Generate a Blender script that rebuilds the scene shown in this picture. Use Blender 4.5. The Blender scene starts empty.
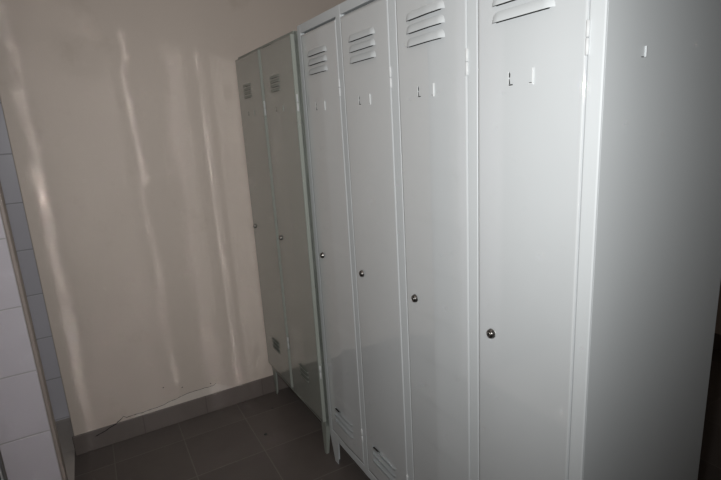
import bpy, bmesh, math, random
from mathutils import Vector, Matrix
random.seed(4)
S = bpy.context.scene
COL = S.collection

# ------------------------------------------------------------------ materials
def new_mat(name):
    m = bpy.data.materials.new(name)
    m.use_nodes = True
    nt = m.node_tree
    b = nt.nodes['Principled BSDF']
    return m, nt, b

def N(nt, kind, **kw):
    n = nt.nodes.new(kind)
    for k, v in kw.items():
        if k in n.inputs:
            n.inputs[k].default_value = v
        else:
            setattr(n, k, v)
    return n

def ramp(nt, fac, stops):
    r = nt.nodes.new('ShaderNodeValToRGB')
    el = r.color_ramp.elements
    while len(el) < len(stops):
        el.new(0.5)
    for e, (p, c) in zip(el, stops):
        e.position = p
        e.color = (c[0], c[1], c[2], 1)
    nt.links.new(fac, r.inputs['Fac'])
    return r.outputs['Color']

def world_pos(nt, scale=(1, 1, 1)):
    g = nt.nodes.new('ShaderNodeNewGeometry')
    mp = nt.nodes.new('ShaderNodeMapping')
    mp.inputs['Scale'].default_value = scale
    nt.links.new(g.outputs['Position'], mp.inputs['Vector'])
    return mp.outputs['Vector']

def paint(name, col, rough=0.38, coat=0.6, coat_rough=0.07, wave=0.25, spec=0.5, ior=2.45):
    """sheet metal paint: faint mottling, long shallow ripples of the rolled sheet, gloss"""
    m, nt, b = new_mat(name)
    n1 = N(nt, 'ShaderNodeTexNoise', Scale=3.0, Detail=3.0)
    nt.links.new(world_pos(nt, (1, 1, .6)), n1.inputs['Vector'])
    c0 = [x * .965 for x in col]
    c1 = [min(1, x * 1.03) for x in col]
    nt.links.new(ramp(nt, n1.outputs['Fac'], [(.3, c0), (.7, c1)]), b.inputs['Base Color'])
    n2 = N(nt, 'ShaderNodeTexNoise', Scale=1.0, Detail=1.0)
    nt.links.new(world_pos(nt, (7, 7, 2.2)), n2.inputs['Vector'])
    n3 = N(nt, 'ShaderNodeTexNoise', Scale=420.0, Detail=1.0)
    nt.links.new(world_pos(nt), n3.inputs['Vector'])
    bp = N(nt, 'ShaderNodeBump', Strength=wave, Distance=.01)
    nt.links.new(n2.outputs['Fac'], bp.inputs['Height'])
    bp2 = N(nt, 'ShaderNodeBump', Strength=.04, Distance=.0006)
    nt.links.new(n3.outputs['Fac'], bp2.inputs['Height'])
    nt.links.new(bp.outputs['Normal'], bp2.inputs['Normal'])
    nt.links.new(bp2.outputs['Normal'], b.inputs['Normal'])
    nt.links.new(bp.outputs['Normal'], b.inputs['Coat Normal'])
    b.inputs['Roughness'].default_value = rough
    b.inputs['Specular IOR Level'].default_value = spec
    b.inputs['Coat Weight'].default_value = coat
    b.inputs['Coat IOR'].default_value = ior
    b.inputs['Coat Roughness'].default_value = coat_rough
    return m

def plain(name, col, rough=.5, metal=0.0):
    m, nt, b = new_mat(name)
    n1 = N(nt, 'ShaderNodeTexNoise', Scale=60.0, Detail=2.0)
    nt.links.new(world_pos(nt), n1.inputs['Vector'])
    nt.links.new(ramp(nt, n1.outputs['Fac'], [(.3, [x * .92 for x in col]), (.7, col)]), b.inputs['Base Color'])
    b.inputs['Roughness'].default_value = rough
    b.inputs['Metallic'].default_value = metal
    return m

def plaster(name, col, dirt):
    m, nt, b = new_mat(name)
    n1 = N(nt, 'ShaderNodeTexNoise', Scale=1.6, Detail=5.0, Roughness=.6)
    nt.links.new(world_pos(nt), n1.inputs['Vector'])
    base = ramp(nt, n1.outputs['Fac'], [(.3, [x * .95 for x in col]), (.7, col)])
    # blotches of dirt of their own shape
    n4 = N(nt, 'ShaderNodeTexNoise', Scale=5.0, Detail=6.0, Roughness=.65)
    nt.links.new(world_pos(nt), n4.inputs['Vector'])
    f = ramp(nt, n4.outputs['Fac'], [(.60, (0, 0, 0)), (.78, (.55, .55, .55))])
    mix = N(nt, 'ShaderNodeMix', data_type='RGBA')
    nt.links.new(f, mix.inputs[0])
    nt.links.new(base, mix.inputs[6])
    mix.inputs[7].default_value = (*dirt, 1)
    nt.links.new(mix.outputs[2], b.inputs['Base Color'])
    n2 = N(nt, 'ShaderNodeTexNoise', Scale=140.0, Detail=3.0)
    nt.links.new(world_pos(nt), n2.inputs['Vector'])
    n3 = N(nt, 'ShaderNodeTexNoise', Scale=7.0, Detail=2.0)
    nt.links.new(world_pos(nt, (1, 1, .35)), n3.inputs['Vector'])
    b1 = N(nt, 'ShaderNodeBump', Strength=.25, Distance=.01)
    nt.links.new(n3.outputs['Fac'], b1.inputs['Height'])
    b2 = N(nt, 'ShaderNodeBump', Strength=.10, Distance=.002)
    nt.links.new(n2.outputs['Fac'], b2.inputs['Height'])
    nt.links.new(b1.outputs['Normal'], b2.inputs['Normal'])
    nt.links.new(b2.outputs['Normal'], b.inputs['Normal'])
    b.inputs['Roughness'].default_value = .62
    return m

def tiles(name, col, grout, size, offset, width, axes, rough=.3, var=.06, bump=.4, gloss=.5, mottle=12.0):
    """square tiles on a world grid; axes = the two world axes the grid runs along"""
    m, nt, b = new_mat(name)
    g = nt.nodes.new('ShaderNodeNewGeometry')
    sp = nt.nodes.new('ShaderNodeSeparateXYZ')
    nt.links.new(g.outputs['Position'], sp.inputs[0])
    masks, cells = [], []
    for ax, sz, off in zip(axes, size, offset):
        a = N(nt, 'ShaderNodeMath', operation='SUBTRACT')
        nt.links.new(sp.outputs[ax], a.inputs[0]); a.inputs[1].default_value = off
        d = N(nt, 'ShaderNodeMath', operation='DIVIDE')
        nt.links.new(a.outputs[0], d.inputs[0]); d.inputs[1].default_value = sz
        fr = N(nt, 'ShaderNodeMath', operation='PINGPONG')
        nt.links.new(d.outputs[0], fr.inputs[0]); fr.inputs[1].default_value = .5
        mr = N(nt, 'ShaderNodeMapRange')
        nt.links.new(fr.outputs[0], mr.inputs['Value'])
        mr.inputs['From Min'].default_value = width / sz * .35
        mr.inputs['From Max'].default_value = width / sz * .75
        masks.append(mr.outputs['Result'])
        fl = N(nt, 'ShaderNodeMath', operation='FLOOR')
        nt.links.new(d.outputs[0], fl.inputs[0])
        cells.append(fl.outputs[0])
    mn = N(nt, 'ShaderNodeMath', operation='MINIMUM')
    nt.links.new(masks[0], mn.inputs[0]); nt.links.new(masks[1], mn.inputs[1])
    cb = nt.nodes.new('ShaderNodeCombineXYZ')
    nt.links.new(cells[0], cb.inputs[0]); nt.links.new(cells[1], cb.inputs[1])
    wn = N(nt, 'ShaderNodeTexWhiteNoise', noise_dimensions='3D')
    nt.links.new(cb.outputs[0], wn.inputs['Vector'])
    ns = N(nt, 'ShaderNodeTexNoise', Scale=mottle, Detail=6.0, Roughness=.7)
    nt.links.new(g.outputs['Position'], ns.inputs['Vector'])
    ad = N(nt, 'ShaderNodeMath', operation='ADD')
    nt.links.new(wn.outputs['Value'], ad.inputs[0]); nt.links.new(ns.outputs['Fac'], ad.inputs[1])
    hf = N(nt, 'ShaderNodeMath', operation='MULTIPLY')
    nt.links.new(ad.outputs[0], hf.inputs[0]); hf.inputs[1].default_value = .5
    tc = ramp(nt, hf.outputs[0], [(.1, [x * (1 - var) for x in col]), (.9, [min(1, x * (1 + var)) for x in col])])
    mix = N(nt, 'ShaderNodeMix', data_type='RGBA')
    nt.links.new(mn.outputs[0], mix.inputs[0])
    mix.inputs[6].default_value = (*grout, 1)
    nt.links.new(tc, mix.inputs[7])
    nt.links.new(mix.outputs[2], b.inputs['Base Color'])
    bp = N(nt, 'ShaderNodeBump', Strength=bump, Distance=.002)
    nt.links.new(mn.outputs[0], bp.inputs['Height'])
    nt.links.new(bp.outputs['Normal'], b.inputs['Normal'])
    b.inputs['Roughness'].default_value = rough
    b.inputs['Specular IOR Level'].default_value = gloss
    return m

GREY = paint('light_grey_paint', (.585, .612, .625), rough=.6, coat=1.0, coat_rough=.045, wave=.0, spec=.2)
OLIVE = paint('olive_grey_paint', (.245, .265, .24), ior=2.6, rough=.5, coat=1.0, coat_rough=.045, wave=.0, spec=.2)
GREY_EDGE = paint('light_grey_frame_paint', (.535, .562, .574), rough=.5, coat=.0, wave=.0, spec=.35)
OLIVE_EDGE = paint('olive_grey_frame_paint', (.29, .31, .28), rough=.5, coat=.0, wave=.0, spec=.35)
GREY_TAB = paint('light_grey_tabs', (.60, .62, .62), rough=.6, coat=0.0, wave=0.0, spec=.2)
OLIVE_TAB = paint('olive_grey_tabs', (.36, .375, .34), rough=.6, coat=0.0, wave=0.0, spec=.2)
DARK = plain('gap_shade_and_crack', (.012, .012, .012), .9)  # flat black: shade of slots and gaps put into colour, also the crack
NICKEL = plain('nickel', (.55, .54, .52), .16, 1.0)
NICKEL_DARK = plain('dark_nickel', (.22, .21, .20), .28, 1.0)
HINGE = plain('painted_hinge', (.55, .565, .57), .6)
WALL = plaster('beige_plaster', (.605, .528, .468), (.47, .40, .335))
PATCH = plaster('pale_plaster', (.66, .60, .545), (.55, .48, .42))
CEIL = plaster('ceiling_white', (.75, .73, .70), (.65, .62, .58))
FLOOR = tiles('floor_tiles', (.100, .085, .078), (.145, .13, .117), (.305, .305), (-.24, 1.98), .004, (0, 1), rough=.42, var=.22, bump=.25)
SHOWER_FLOOR = tiles('passage_tiles', (.50, .46, .43), (.42, .39, .36), (.305, .305), (-1.0, 2.2), .003, (0, 1), rough=.5, var=.1)
BASE = tiles('baseboard_tiles', (.165, .140, .128), (.11, .093, .085), (.305, .6), (-.70, -.3), .003, (0, 2), rough=.4, var=.15)
BASE_Y = tiles('baseboard_side_tiles', (.165, .140, .128), (.11, .093, .085), (.305, .6), (.1, -.3), .003, (1, 2), rough=.4, var=.15)
BLUE_TILE = tiles('grey_blue_tiles', (.66, .645, .70), (.44, .43, .46), (.232, .232), (-1.03, .007), .005, (0, 2), rough=.25, var=.04)
WHITE_TILE = tiles('white_tiles', (.555, .525, .57), (.41, .39, .40), (.232, .232), (-1.0085 - .232, .222), .004, (0, 2), rough=.3, var=.03)
BEIGE_TRIM = plain('beige_profile', (.31, .265, .24), .5)
FRAME_DARK = plain('dark_door', (.05, .055, .05), .5)

# ------------------------------------------------------------------ mesh helpers
def link(name, bm, mats, parent=None, smooth=False):
    me = bpy.data.meshes.new(name)
    bmesh.ops.recalc_face_normals(bm, faces=bm.faces[:])
    bm.to_mesh(me)
    bm.free()
    for m in (mats if isinstance(mats, (list, tuple)) else [mats]):
        me.materials.append(m)
    if smooth:
        for p in me.polygons:
            p.use_smooth = True
    o = bpy.data.objects.new(name, me)
    COL.objects.link(o)
    if parent:
        o.parent = parent
    return o

def box(bm, x0, x1, y0, y1, z0, z1, bevel=0.0, seg=2, mat=0):
    t = bmesh.new()
    bmesh.ops.create_cube(t, size=1)
    for v in t.verts:
        v.co = Vector((x0 + (v.co.x + .5) * (x1 - x0), y0 + (v.co.y + .5) * (y1 - y0), z0 + (v.co.z + .5) * (z1 - z0)))
    if bevel > 0:
        bmesh.ops.bevel(t, geom=t.edges[:], offset=bevel, segments=seg, affect='EDGES', profile=.5)
    for f in t.faces:
        f.material_index = mat
    me = bpy.data.meshes.new('t')
    t.to_mesh(me); t.free()
    bm.from_mesh(me)
    bpy.data.meshes.remove(me)

def rim_box(bm, x0, x1, y0, y1, z0, z1, bevel, deep, mat):
    '''a shallow tray: bevelled body whose front field lies deep behind its rim (the pressed sheet covers it)'''
    t = bmesh.new()
    bmesh.ops.create_cube(t, size=1)
    for v in t.verts:
        v.co = Vector((x0 + (v.co.x + .5) * (x1 - x0), y0 + (v.co.y + .5) * (y1 - y0), z0 + (v.co.z + .5) * (z1 - z0)))
    bmesh.ops.bevel(t, geom=t.edges[:], offset=bevel, segments=3, affect='EDGES', profile=.5)
    t.normal_update()
    fr = max((q for q in t.faces if q.normal.x < -.99), key=lambda q: q.calc_area())
    r_ = bmesh.ops.inset_individual(t, faces=[fr], thickness=.0006, depth=0)
    fr = max((q for q in t.faces if q.normal.x < -.99), key=lambda q: q.calc_area())
    for v in fr.verts:
        v.co.x += deep
    for q in t.faces:
        q.material_index = mat
    me = bpy.data.meshes.new('t')
    t.to_mesh(me); t.free()
    bm.from_mesh(me)
    bpy.data.meshes.remove(me)

def poly(bm, pts, mat=0):
    f = bm.faces.new([bm.verts.new(p) for p in pts])
    f.material_index = mat
    return f

def prism(bm, pts, d, mat=0):
    """pts = planar loop, extruded by vector d into a closed solid"""
    d = Vector(d)
    a = [bm.verts.new(p) for p in pts]
    b = [bm.verts.new(Vector(p) + d) for p in pts]
    n = len(a)
    fs = [bm.faces.new(a), bm.faces.new(b[::-1])]
    for i in range(n):
        fs.append(bm.faces.new([a[i], b[i], b[(i + 1) % n], a[(i + 1) % n]]))
    for f in fs:
        f.material_index = mat

def lathe(bm, prof, c, axis='x', n=24, mat=0):
    """prof = (radius, height) pairs, turned round an axis through c"""
    rings = []
    for r, h in prof:
        ring = []
        for k in range(n):
            a = 2 * math.pi * k / n
            u, v = r * math.cos(a), r * math.sin(a)
            p = (c[0] - h, c[1] + u, c[2] + v) if axis == 'x' else (c[0] + u, c[1] + v, c[2] + h)
            ring.append(bm.verts.new(p))
        rings.append(ring)
    for a, b in zip(rings, rings[1:]):
        for k in range(n):
            f = bm.faces.new([a[k], a[(k + 1) % n], b[(k + 1) % n], b[k]])
            f.material_index = mat
    for ring in (rings[0], rings[-1]):
        bm.faces.new(ring).material_index = mat

def hood(bm, x, y0, y1, zlip, height, out, up=False, hole_shade=True, shade_span=(0, 1), slot=.0026, surf=None, mat=0):
    surf = surf or (lambda y, z: 0.0)
    """one stamped louvre on a sheet at plane x facing -x; the lip stands out at zlip, the back runs into the sheet"""
    s = -1 if up else 1
    n = 10
    m = 14
    L = y1 - y0
    rows = []
    for j in range(n + 1):
        v = j / n                       # 0 at the lip, 1 where it meets the sheet
        row = []
        for i in range(m + 1):
            u = i / m
            # ends round in towards the top like a stamped half-moon
            inset = .16 * L * (1 - math.sqrt(max(0, 1 - v * v))) * .6
            y = y0 + inset + (L - 2 * inset) * u
            e = min(u, 1 - u) * L / (.075 * L)
            k = math.sin(min(1, e) * math.pi / 2)
            prof = math.cos(v * math.pi / 2) ** .9
            row.append(bm.verts.new((x - surf(y, zlip) - out * prof * k - .0003, y, zlip + s * height * v)))
        rows.append(row)
    for a, b in zip(rows, rows[1:]):
        for i in range(m):
            f = bm.faces.new([a[i], a[i + 1], b[i + 1], b[i]])
            f.smooth = True
            f.material_index = mat
    # shade of the opening under the lip, painted as dark faces
    if hole_shade:
        a, b = shade_span
        ya, yb = y0 + .012 + (L - .024) * a, y0 + .012 + (L - .024) * b
        nq = 6
        for q in range(nq):
            y1_, y2_ = ya + (yb - ya) * q / nq, ya + (yb - ya) * (q + 1) / nq
            xa, xb = x - .0006 - surf(y1_, zlip), x - .0006 - surf(y2_, zlip)
            poly(bm, [(xa, y1_, zlip - s * .0010), (xb, y2_, zlip - s * .0010), (xb, y2_, zlip + s * slot), (xa, y1_, zlip + s * slot)], 1)
        lip = rows[0]
        for i in range(m):
            u = (i + .5) / m
            if a <= u <= b:
                p, q = lip[i].co, lip[i + 1].co
                f = poly(bm, [(p.x + .0004, p.y, p.z + s * .0006), (q.x + .0004, q.y, q.z + s * .0006), (x - surf(q.y, zlip), q.y, q.z + s * .0006), (x - surf(p.y, zlip), p.y, p.z + s * .0006)], 1)

def sheet(bm, xf, y0, y1, z0, z1, hfun, inset=.0026, ny=48, nz=200):
    '''the pressed sheet of a door: a fine grid whose shallow dishing comes from hfun(y, z) in metres'''
    rows = []
    for j in range(nz + 1):
        z = z0 + (z1 - z0) * j / nz
        row = []
        for i in range(ny + 1):
            y = y0 + (y1 - y0) * i / ny
            e = min(i, ny - i) / ny * (y1 - y0)
            row.append(bm.verts.new((xf - hfun(y, z), y, z)))
        rows.append(row)
    for a, b in zip(rows, rows[1:]):
        for i in range(ny):
            f = bm.faces.new([a[i], a[i + 1], b[i + 1], b[i]])
            f.smooth = True
    # fold the rim back into the door so that no gap shows
    rim = [r_[0] for r_ in rows] + rows[-1][1:] + [r_[-1] for r_ in rows[-2::-1]] + rows[0][-2:0:-1]
    back = [bm.verts.new((xf + .0085, v.co.y, v.co.z)) for v in rim]
    n = len(rim)
    for i in range(n):
        bm.faces.new([rim[i], rim[(i + 1) % n], back[(i + 1) % n], back[i]])

def saw(z, step, amp, ph=0.0):
    t = ((z + ph) / step) % 1.0
    return amp * (t - .5) * min(1, t / .04, (1 - t) / .04)

def dish(span, strips, amp=.0, seed=0.0):
    '''strips: (ya, yb, slope at ya, slope at yb, step, amp, phase): soft creases running up the sheet;
    returns the depth of the sheet at (y, z), integrated across y from its first edge'''
    def slope(y, z):
        s = amp * math.sin(9.0 * y + 2.1 * z + seed) + .6 * amp * math.sin(3.7 * z + 17 * y + 2 * seed)
        for ya, yb, sa, sb, step, am, ph in strips:
            if ya <= y <= yb:
                t = (y - ya) / (yb - ya)
                s += sa + (sb - sa) * t + saw(z, step, am, ph)
            elif ya - .035 < y < ya:
                t = (y - ya + .035) / .035
                s += sa * t * t * (3 - 2 * t)
            elif yb < y < yb + .035:
                t = (yb + .035 - y) / .035
                s += sb * t * t * (3 - 2 * t)
        return s
    lo_, hi_ = span
    n = 160
    dy = (hi_ - lo_) / n
    ys = [lo_ + (i + .5) * dy for i in range(n)]
    free = [not any(ya - .01 <= y <= yb + .01 for ya, yb, *_ in strips) for y in ys]
    cache = {}
    def table(z):
        key = round(z, 5)
        if key not in cache:
            sl = [slope(y, z) for y in ys]
            drift = sum(sl) * dy / (max(1, sum(free)) * dy)     # the rest of the sheet takes up the difference
            acc, out = 0.0, [0.0]
            for v, fr in zip(sl, free):
                acc += (v - (drift if fr else 0)) * dy
                out.append(acc)
            cache[key] = out
        return cache[key]
    def h(y, z):
        t = table(z)
        q = max(0.0, min(n - 1e-6, (y - lo_) / dy))
        i = int(q)
        return t[i] + (t[i + 1] - t[i]) * (q - i)
    return h

# ------------------------------------------------------------------ tagging
def empty(name, loc, label, cat, rotz=0, group=None):
    o = bpy.data.objects.new(name, None)
    o.empty_display_size = .1
    COL.objects.link(o)
    o.location = loc
    o.rotation_euler = (0, 0, rotz)
    o['label'] = label
    o['category'] = cat
    if group:
        o['group'] = group
    return o

def struct(o):
    o['kind'] = 'structure'
    return o

def slab(name, mat, *b, bevel=0.0, parent=None):
    bm = bmesh.new()
    box(bm, *b, bevel=bevel)
    o = link(name, bm, mat, parent)
    if not parent:
        struct(o)
    return o

# ------------------------------------------------------------------ the room
YB = 2.459          # face of the beige wall
XL = -.998          # its free end, beside the passage to the showers
slab('floor', FLOOR, XL - .014, 2.376, -1.7, YB + .3, -.10, 0)
slab('floor_passage', SHOWER_FLOOR, -2.3, XL - .014, -1.7, 2.95, -.10, 0)
slab('ceiling', CEIL, -2.4, 2.5, -1.8, 3.05, 2.75, 2.85)
wb = slab('wall_back', WALL, XL, 2.5, YB, YB + .28, 0, 2.75, bevel=.004)
slab('wall_right', WALL, 2.376, 2.5, -1.7, YB, 0, 2.75)
slab('wall_front', WALL, -2.4, 2.5, -1.8, -1.7, 0, 2.75)
slab('wall_shower', BLUE_TILE, -2.3, XL + .5, 2.85, 2.95, 0, 2.75)
slab('wall_left', WALL, -2.4, -2.3, -1.7, 2.95, 0, 2.75)
slab('baseboard_back', BASE, XL - .008, 2.376, YB - .010, YB, 0, .099, bevel=.002)
slab('baseboard_right', BASE_Y, 2.366, 2.376, -1.7, YB - .010, 0, .099, bevel=.002)

# the tiled pier at the left with its beige edge profile
slab('wall_partition', WHITE_TILE, -1.158, -1.008, 1.90, 1.95, 0, 2.75)
bm = bmesh.new()
box(bm, -1.0085, -.996, 1.8975, 1.9525, 0, 2.75, bevel=.004)
struct(link('trim_1', bm, BEIGE_TRIM))
# dark door leaf and its bright metal edge left of the pier
d = slab('door_1', FRAME_DARK, -1.95, -1.178, 1.91, 1.945, .008, 2.1)
bm = bmesh.new()
box(bm, -1.1778, -1.172, 1.906, 1.947, .008, 2.1, bevel=.0015)
link('door_edge', bm, HINGE, d)
slab('wall_door_head', WALL, -2.3, -1.158, 1.90, 1.95, 2.105, 2.75)
slab('wall_door_side', WHITE_TILE, -2.3, -1.955, 1.90, 1.95, 0, 2.105)

# crack and pale filler above the baseboard
ck = [(-.913, .066), (-.86, .081), (-.805, .101), (-.784, .117), (-.77, .108), (-.70, .108), (-.611, .113), (-.53, .127),
      (-.472, .138), (-.40, .139), (-.345, .138), (-.332, .146)]
ck = [(x, z + .004) for x, z in ck]
bm = bmesh.new()
yk = YB - .0006
pts = []
for (xa, za), (xb, zb) in zip(ck, ck[1:]):
    n = 5
    for i in range(n):
        t = i / n
        pts.append((xa + (xb - xa) * t, za + (zb - za) * t + random.uniform(-.0016, .0016)))
pts.append(ck[-1])
for i, ((xa, za), (xb, zb)) in enumerate(zip(pts, pts[1:])):
    w = lambda k: .0006 + .0012 * abs(math.sin(k * 1.7)) * (1.0 if k < 28 else .6) + (.001 if k < 14 else 0)
    # the crack crosses the top of the baseboard at its low end
    yy = YB - .0108 if za < .099 else yk
    prism(bm, [(xa, yy, za - w(i)), (xb, yy, zb - w(i + 1)), (xb, yy, zb + w(i + 1)), (xa, yy, za + w(i))], (0, .0004, 0))
for (xa, za) in ((-.588, .208), (-.50, .18), (-.36, .155)):
    prism(bm, [(xa, yk, za), (xa + .006, yk, za + .002), (xa + .004, yk, za + .006), (xa - .002, yk, za + .004)], (0, .0004, 0))
link('crack', bm, DARK, wb)
bm = bmesh.new()
top = [p for p in pts if p[0] > -.74]
loop = [(x, YB - .0003, z - .001) for x, z in top]
loop += [(-.29, YB - .0003, .125), (-.25, YB - .0003, .104), (-.25, YB - .0003, .098), (-.74, YB - .0003, .098)]
prism(bm, loop, (0, .0002, 0))
link('plaster_patch', bm, PATCH, wb)

# ------------------------------------------------------------------ lockers
def lock(parent, x, y, z, r=.0105, mats=None):
    bm = bmesh.new()
    lathe(bm, [(r * 1.12, 0), (r * 1.12, .002), (r, .0035), (r * .98, .0065), (r * .82, .0088), (r * .62, .0094)], (x, y, z), n=28, mat=1)
    lathe(bm, [(r * .60, .0090), (r * .60, .0102), (r * .40, .0110), (r * .12, .0113)], (x, y, z), n=24, mat=0)
    box(bm, x - .01145, x - .0108, y - .0009, y + .0009, z - r * .42, z + r * .42, mat=2)
    for f in bm.faces:
        f.smooth = True
    o = link('lock', bm, [NICKEL, NICKEL_DARK, DARK], parent)
    o['label'] = 'small round nickel cam lock'
    return o

def hinge(parent, x, y, z0, z1, r=.0034, mat=HINGE):
    bm = bmesh.new()
    zm = (z0 + z1) / 2
    for a, b in ((z0, zm - .0006), (zm + .0006, z1)):
        lathe(bm, [(r * .7, a), (r, a + .0008), (r, b - .0008), (r * .7, b)], (x, y, 0), axis='z', n=16)
    for f in bm.faces:
        f.smooth = len(f.verts) == 4
    return link('hinge', bm, mat, parent)

def clips(parent, xd, yl, yr, z0, z1, mat, surf):
    """two small tabs punched out of the sheet to hold a name card"""
    # far tab: turned away, the shade of its L-shaped slot painted as dark faces
    bm = bmesh.new()
    h = z1 - z0
    x = xd - max(surf(yl - .003, z0 + h / 2), surf(yl - .003, z0))
    box(bm, x - .0013, x, yl, yl + .0008, z0 + .006, z1, bevel=.0003, mat=0)
    box(bm, x - .0015, x, yl - .010, yl - .0015, z0 + .0012, z0 + .0024, bevel=.0003, mat=0)
    xs = x - .0004
    poly(bm, [(xs, yl - .001, z0 + .006), (xs, yl - .0045, z0 + .006), (xs, yl - .0030, z0 + .5 * h), (xs, yl - .001, z0 + .55 * h)], 1)
    poly(bm, [(xs, yl - .001, z0 + .60 * h), (xs, yl - .0042, z0 + .63 * h), (xs, yl - .0048, z0 + .82 * h), (xs, yl - .001, z1)], 1)
    poly(bm, [(xs, yl - .001, z0 + .0055), (xs, yl - .011, z0 + .0055), (xs, yl - .011, z0 + .003), (xs, yl - .001, z0 + .003)], 1)
    link('card_clip', bm, [mat, DARK], parent)
    # near tab: its flat side faces the flash
    x = xd - max(surf(yr, z0 + h / 2), surf(yr, z0))
    xs = x - .0004
    bm = bmesh.new()
    box(bm, x - .0030, x, yr - .0010, yr + .0006, z0, z1, bevel=.0004, mat=0)
    box(bm, x - .0020, x, yr + .0010, yr + .010, z0 + .0012, z0 + .0028, bevel=.0004, mat=0)
    poly(bm, [(xs, yr + .001, z0 + .0045), (xs, yr + .009, z0 + .0045), (xs, yr + .009, z0 + .0032), (xs, yr + .001, z0 + .0032)], 1)  # shade beside the near tab, painted as a dark strip
    link('card_clip', bm, [mat, DARK], parent)

def foot(parent, x, y, zt, sx, sy, mat, w=.06):
    """folded sheet foot: two tapering plates meeting at the corner; sx, sy point inward"""
    bm = bmesh.new()
    t = .0022
    a, b = w * .42, w * .80
    prism(bm, [(x, y, zt), (x, y + sy * w, zt), (x, y + sy * b, 0), (x, y + sy * a, 0)], (sx * t, 0, 0))
    prism(bm, [(x + sx * t, y + sy * a * .1, zt), (x + sx * w * .5, y + sy * a * .1, zt), (x + sx * b * .35, y + sy * a, 0), (x + sx * t, y + sy * a, 0)], (0, sy * t, 0))
    return link('foot', bm, mat, parent)

# ---- the wide pale locker: local origin at the front corner of its near end, on the floor
Y0, Y1, D = .531, 1.766, .463
ZB, ZT = .118, 1.80
big = empty('locker', (0, Y0, 0), 'wide pale grey metal locker with four doors, shiny round locks and a bare end panel', 'locker')
Wd = Y1 - Y0
doors = [(.5635, .8245), (.8575, 1.1235), (1.1605, 1.4275), (1.4605, 1.7365)]
bm = bmesh.new()
# shell
fx = .0                                             # frame face
box(bm, fx + .0045, D, 0, .0018, ZB, ZT)                      # near end panel
box(bm, fx + .018, D, Wd - .0018, Wd, ZB, ZT)                # far end panel
box(bm, D - .0018, D, .0018, Wd - .0018, ZB, ZT)             # back
box(bm, fx + .018, D - .0018, .0018, Wd - .0018, ZT - .0018, ZT)
box(bm, fx + .018, D - .0018, .0018, Wd - .0018, ZB, ZB + .0018)
# front posts and rails, folded edges
edges = [Y0] + [v for dd in doors for v in dd] + [Y1]
posts = [(edges[i] - Y0 + (.0007 if i else .0004), edges[i + 1] - Y0 - (.0012 if i + 1 < len(edges) - 1 else 0)) for i in range(0, len(edges), 2)]
for i, (a, b) in enumerate(posts):
    box(bm, fx, fx + .02, a, b, ZB, ZT, bevel=.0028 if i in (0, len(posts) - 1) else .002, seg=3)
for (a, b) in zip(posts, posts[1:]):
    box(bm, fx + .0006, fx + .02, a[1] - .004, b[0] + .004, ZT - .030, ZT, bevel=.002)
    box(bm, fx + .0006, fx + .02, a[1] - .004, b[0] + .004, ZB, ZB + .034, bevel=.002)
    poly(bm, [(fx + .0195, a[1] - .004, ZB + .02), (fx + .0195, b[0] + .004, ZB + .02), (fx + .0195, b[0] + .004, ZT - .02), (fx + .0195, a[1] - .004, ZT - .02)], 1)  # black sheet behind the door: shade of the gaps put into colour
# the small punched tab on the near end
box(bm, .1085, .1100, -.0035, .0002, 1.524, 1.542, bevel=.0004)
poly(bm, [(.100, -.0003, 1.5235), (.108, -.0003, 1.5235), (.108, -.0003, 1.525), (.100, -.0003, 1.525)], 1)  # dark strip painting the shade below the tab
link('carcass', bm, [GREY_EDGE, DARK], big)
for sx, x in ((1, .001), (-1, D - .001)):
    for sy, y in ((1, .001), (-1, Wd - .001)):
        foot(big, x, y, ZB, sx, sy, GREY_EDGE, w=.078)

def focus(ya, yb, xw, n=8):
    '''slopes at both edges of a strip of sheet that is dished so as to throw the flash onto one upright line'''
    out = []
    for y in (ya, yb):
        ph = math.atan2(.765, y - .046)
        ph2 = math.atan2(-xw, YB - y)
        out.append(-(ph - ph2) / 2)
    return out
CREASE = [[], [], [], []]
sa, sb = focus(1.000, 1.1205, -.925)
CREASE[1] = [(1.000 - Y0, 1.1205 - Y0, sa, sb, .134, .006, .02)]
sa, sb = focus(1.4635, 1.575, -.53)
CREASE[3] = [(1.4635 - Y0, 1.575 - Y0, sa, sb, .327, .013, .303)]
for k, (a, b) in enumerate(doors):
    a -= Y0; b -= Y0
    fxd = .0003
    bm = bmesh.new()
    z0, z1 = ZB + .037, ZT - .0375
    rim_box(bm, fxd, fxd + .016, a, b, z0, z1, .0008, .0055, 2)
    hf = dish((a + .0013, b - .0013), CREASE[k], .0005 if k else 0.0, k * 1.3)
    sheet(bm, fxd, a + .0013, b - .0013, z0 + .0013, z1 - .0013, hf)
    yc = (a + b) / 2 + .012
    for zz in (1.681, 1.651, 1.620):
        hood(bm, fxd, yc - .0765, yc + .0765, zz, .020, .0068, surf=hf, mat=2)
    for q, zz in enumerate((.292, .264, .236)):
        hood(bm, fxd, yc - .076, yc + .076, zz, .016, .0075, up=True, hole_shade=(q == 0), shade_span=(.70, .90), surf=hf, mat=2)
    dr = link('door', bm, [GREY, DARK, GREY_EDGE], big)
    dr['label'] = ['door at the near end of the pale locker', 'door second from the near end', 'door third from the near end', 'door at the far end of the pale locker'][k]
    lock(dr, fxd - hf(b - .0445, .951), b - .0445, .951)
    clips(dr, fxd, b - .088, a + .112, 1.494, 1.524, GREY_TAB, hf)
    for za, zb in ((1.530, 1.585), (.256, .314)):
        hinge(dr, fxd - .0015, a - .0015, za, zb)

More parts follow.
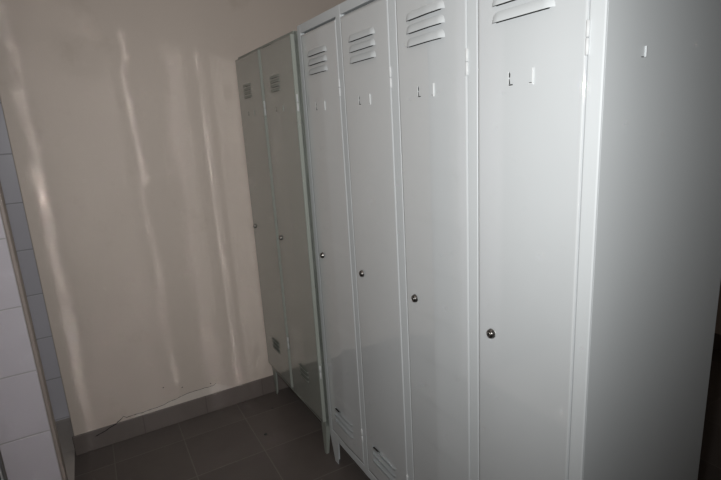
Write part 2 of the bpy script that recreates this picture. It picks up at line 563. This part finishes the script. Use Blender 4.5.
# ---- the narrower olive grey locker in the corner
fy0, fy1 = 1.774, 2.452
FW = fy1 - fy0
rot = math.atan2(.009, .68)
far = empty('locker', (-.013, fy0, 0), 'olive grey metal locker with two doors in the corner against the beige wall', 'locker', rotz=rot)
bm = bmesh.new()
FB = .150
FT = 1.785
box(bm, 0, .45, 0, .0018, FB, FT)
box(bm, 0, .45, FW - .0018, FW, FB, FT)
box(bm, .448, .45, .0018, FW - .0018, FB, FT)
box(bm, 0, .448, .0018, FW - .0018, FT - .0018, FT)
box(bm, 0, .448, .0018, FW - .0018, FB, FB + .0018)
for a, b in ((0, .03), (FW / 2 - .016, FW / 2 + .016), (FW - .03, FW)):
    box(bm, -.0006, .018, a, b, FB, FT, bevel=.0018)
for a, b in ((.026, FW / 2 - .012), (FW / 2 + .012, FW - .026)):
    box(bm, -.0002, .018, a, b, FT - .03, FT, bevel=.0015)
    box(bm, -.0002, .018, a, b, FB, FB + .03, bevel=.0015)
    poly(bm, [(.0175, a, FB + .02), (.0175, b, FB + .02), (.0175, b, FT - .02), (.0175, a, FT - .02)], 1)  # dark backing painted for the shade behind the door
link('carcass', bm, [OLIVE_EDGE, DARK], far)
for sx, x in ((1, .001), (-1, .449)):
    for sy, y in ((1, .001), (-1, FW - .001)):
        foot(far, x, y, FB, sx, sy, OLIVE_EDGE, w=.048)
for k, (a, b) in enumerate(((-.012, .318), (.346, FW - .001))):
    bm = bmesh.new()
    fxd = -.0165
    rim_box(bm, fxd, -.0012, a, b, FB + .034, FT - .013, .0016, .004, 2)
    sa, sb = focus(fy0 + .16, fy0 + .20, -.19)
    hf = dish((a + .002, b - .002), [(.16, .20, sa - .013, sb - .013, .5, .004, .1)] if k == 0 else [], .0005, 3 + k)
    sheet(bm, fxd, a + .002, b - .002, FB + .036, FT - .015, hf)
    yc = (a + b) / 2 + .028
    for q in range(4):
        hood(bm, fxd, yc - .056, yc + .056, 1.640 - .0172 * q, .011, .004, slot=.0012, surf=hf, mat=2)
    for q in range(3):
        hood(bm, fxd, yc - .076, yc + .026, .376 - .022 * q, .014, .006, up=True, hole_shade=False, surf=hf, mat=2)
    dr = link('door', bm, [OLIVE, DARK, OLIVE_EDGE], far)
    dr['label'] = ['door of the olive locker next to the pale locker', 'door of the olive locker next to the beige wall'][k]
    lock(dr, fxd - hf(b - .032, .963), b - .032, .963, r=.0095)
    clips(dr, fxd, b - .118, a + .125, 1.507, 1.530, OLIVE_EDGE, hf)
    for za, zb in ((1.50, 1.562), (.395, .455)):
        hinge(dr, fxd + .005, a - .0030, za, zb, r=.0036)

# ------------------------------------------------------------------ specks on the floor
def crumb(loc, r, label):
    bm = bmesh.new()
    bmesh.ops.create_icosphere(bm, subdivisions=2, radius=r)
    for v in bm.verts:
        v.co *= random.uniform(.8, 1.2)
        v.co.z *= .55
    zmin = min(v.co.z for v in bm.verts)
    for v in bm.verts:
        v.co.z -= zmin
    o = link('crumb', bm, FRAME_DARK)
    o.location = loc
    o['label'] = label
    o['category'] = 'crumb'
    o['group'] = 'crumbs on the tiled floor'
crumb((-.093, 2.292, 0), .006, 'tiny dark crumb on the floor tile nearer the beige wall')
crumb((-.198, 2.091, 0), .0085, 'larger dark crumb on the floor tile farther from the beige wall')

# ------------------------------------------------------------------ camera
F, yaw, pitch, roll, cx, cy, cz = 489.6869, .5041, -.2322, -.0596, -.7622, 0.0, 1.4404
f = Vector((math.sin(yaw) * math.cos(pitch), math.cos(yaw) * math.cos(pitch), math.sin(pitch)))
r = Vector((math.cos(yaw), -math.sin(yaw), 0))
u = r.cross(f)
r2 = math.cos(roll) * r + math.sin(roll) * u
u2 = -math.sin(roll) * r + math.cos(roll) * u
M = Matrix((r2, u2, -f)).transposed()
cam = bpy.data.cameras.new('camera')
cam.sensor_width = 36
cam.lens = F / 721 * 36
cam.clip_start = .01
co = bpy.data.objects.new('camera', cam)
COL.objects.link(co)
co.matrix_world = Matrix.Translation((cx, cy, cz)) @ M.to_4x4()
S.camera = co

# ------------------------------------------------------------------ light: the camera's flash, and a weak warm fill added overhead
def aim(o, target):
    o.rotation_euler = (Vector(target) - o.location).to_track_quat('-Z', 'Y').to_euler()
fl = bpy.data.lights.new('flash', 'SPOT')
fl.energy = 75
fl.color = (1.0, 1.0, .99)
fl.spot_size = math.radians(116)
fl.spot_blend = 1.0
fl.shadow_soft_size = .013
fo = bpy.data.objects.new('flash', fl)
COL.objects.link(fo)
fo.location = Vector((cx, cy, cz)) + u2 * .085 + f * .02 + r2 * -.03
tgt = Vector((cx, cy, cz)) + f + r2 * -.09 + u2 * .17
aim(fo, tgt)

fill = bpy.data.lights.new('overhead_fill', 'AREA')  # added warm area fill for the ambient tone, no fitting in the room
fill.energy = 3.0
fill.color = (1.0, .86, .76)
fill.shape = 'RECTANGLE'
fill.size, fill.size_y = 1.2, .3
lo = bpy.data.objects.new('overhead_fill', fill)
COL.objects.link(lo)
lo.location = (-.7, 1.0, 2.72)

w = bpy.data.worlds.new('world')
S.world = w
w.use_nodes = True
w.node_tree.nodes['Background'].inputs[0].default_value = (.05, .05, .05, 1)
w.node_tree.nodes['Background'].inputs[1].default_value = .2

S.view_settings.view_transform = 'Standard'
S.view_settings.look = 'None'
S.view_settings.exposure = 0
S.view_settings.gamma = 1
S.view_settings.use_curve_mapping = False
S.cycles.use_denoising = True
S.cycles.blur_glossy = 0.0
S.cycles.sample_clamp_indirect = 0.0
S.cycles.caustics_reflective = True
S.cycles.max_bounces = 8
S.cycles.use_adaptive_sampling = False
S.cycles.use_guiding = True
S.cycles.surface_guiding_probability = .85
S.cycles.guiding_training_samples = 64
S.cycles.guiding_roughness = 0.0
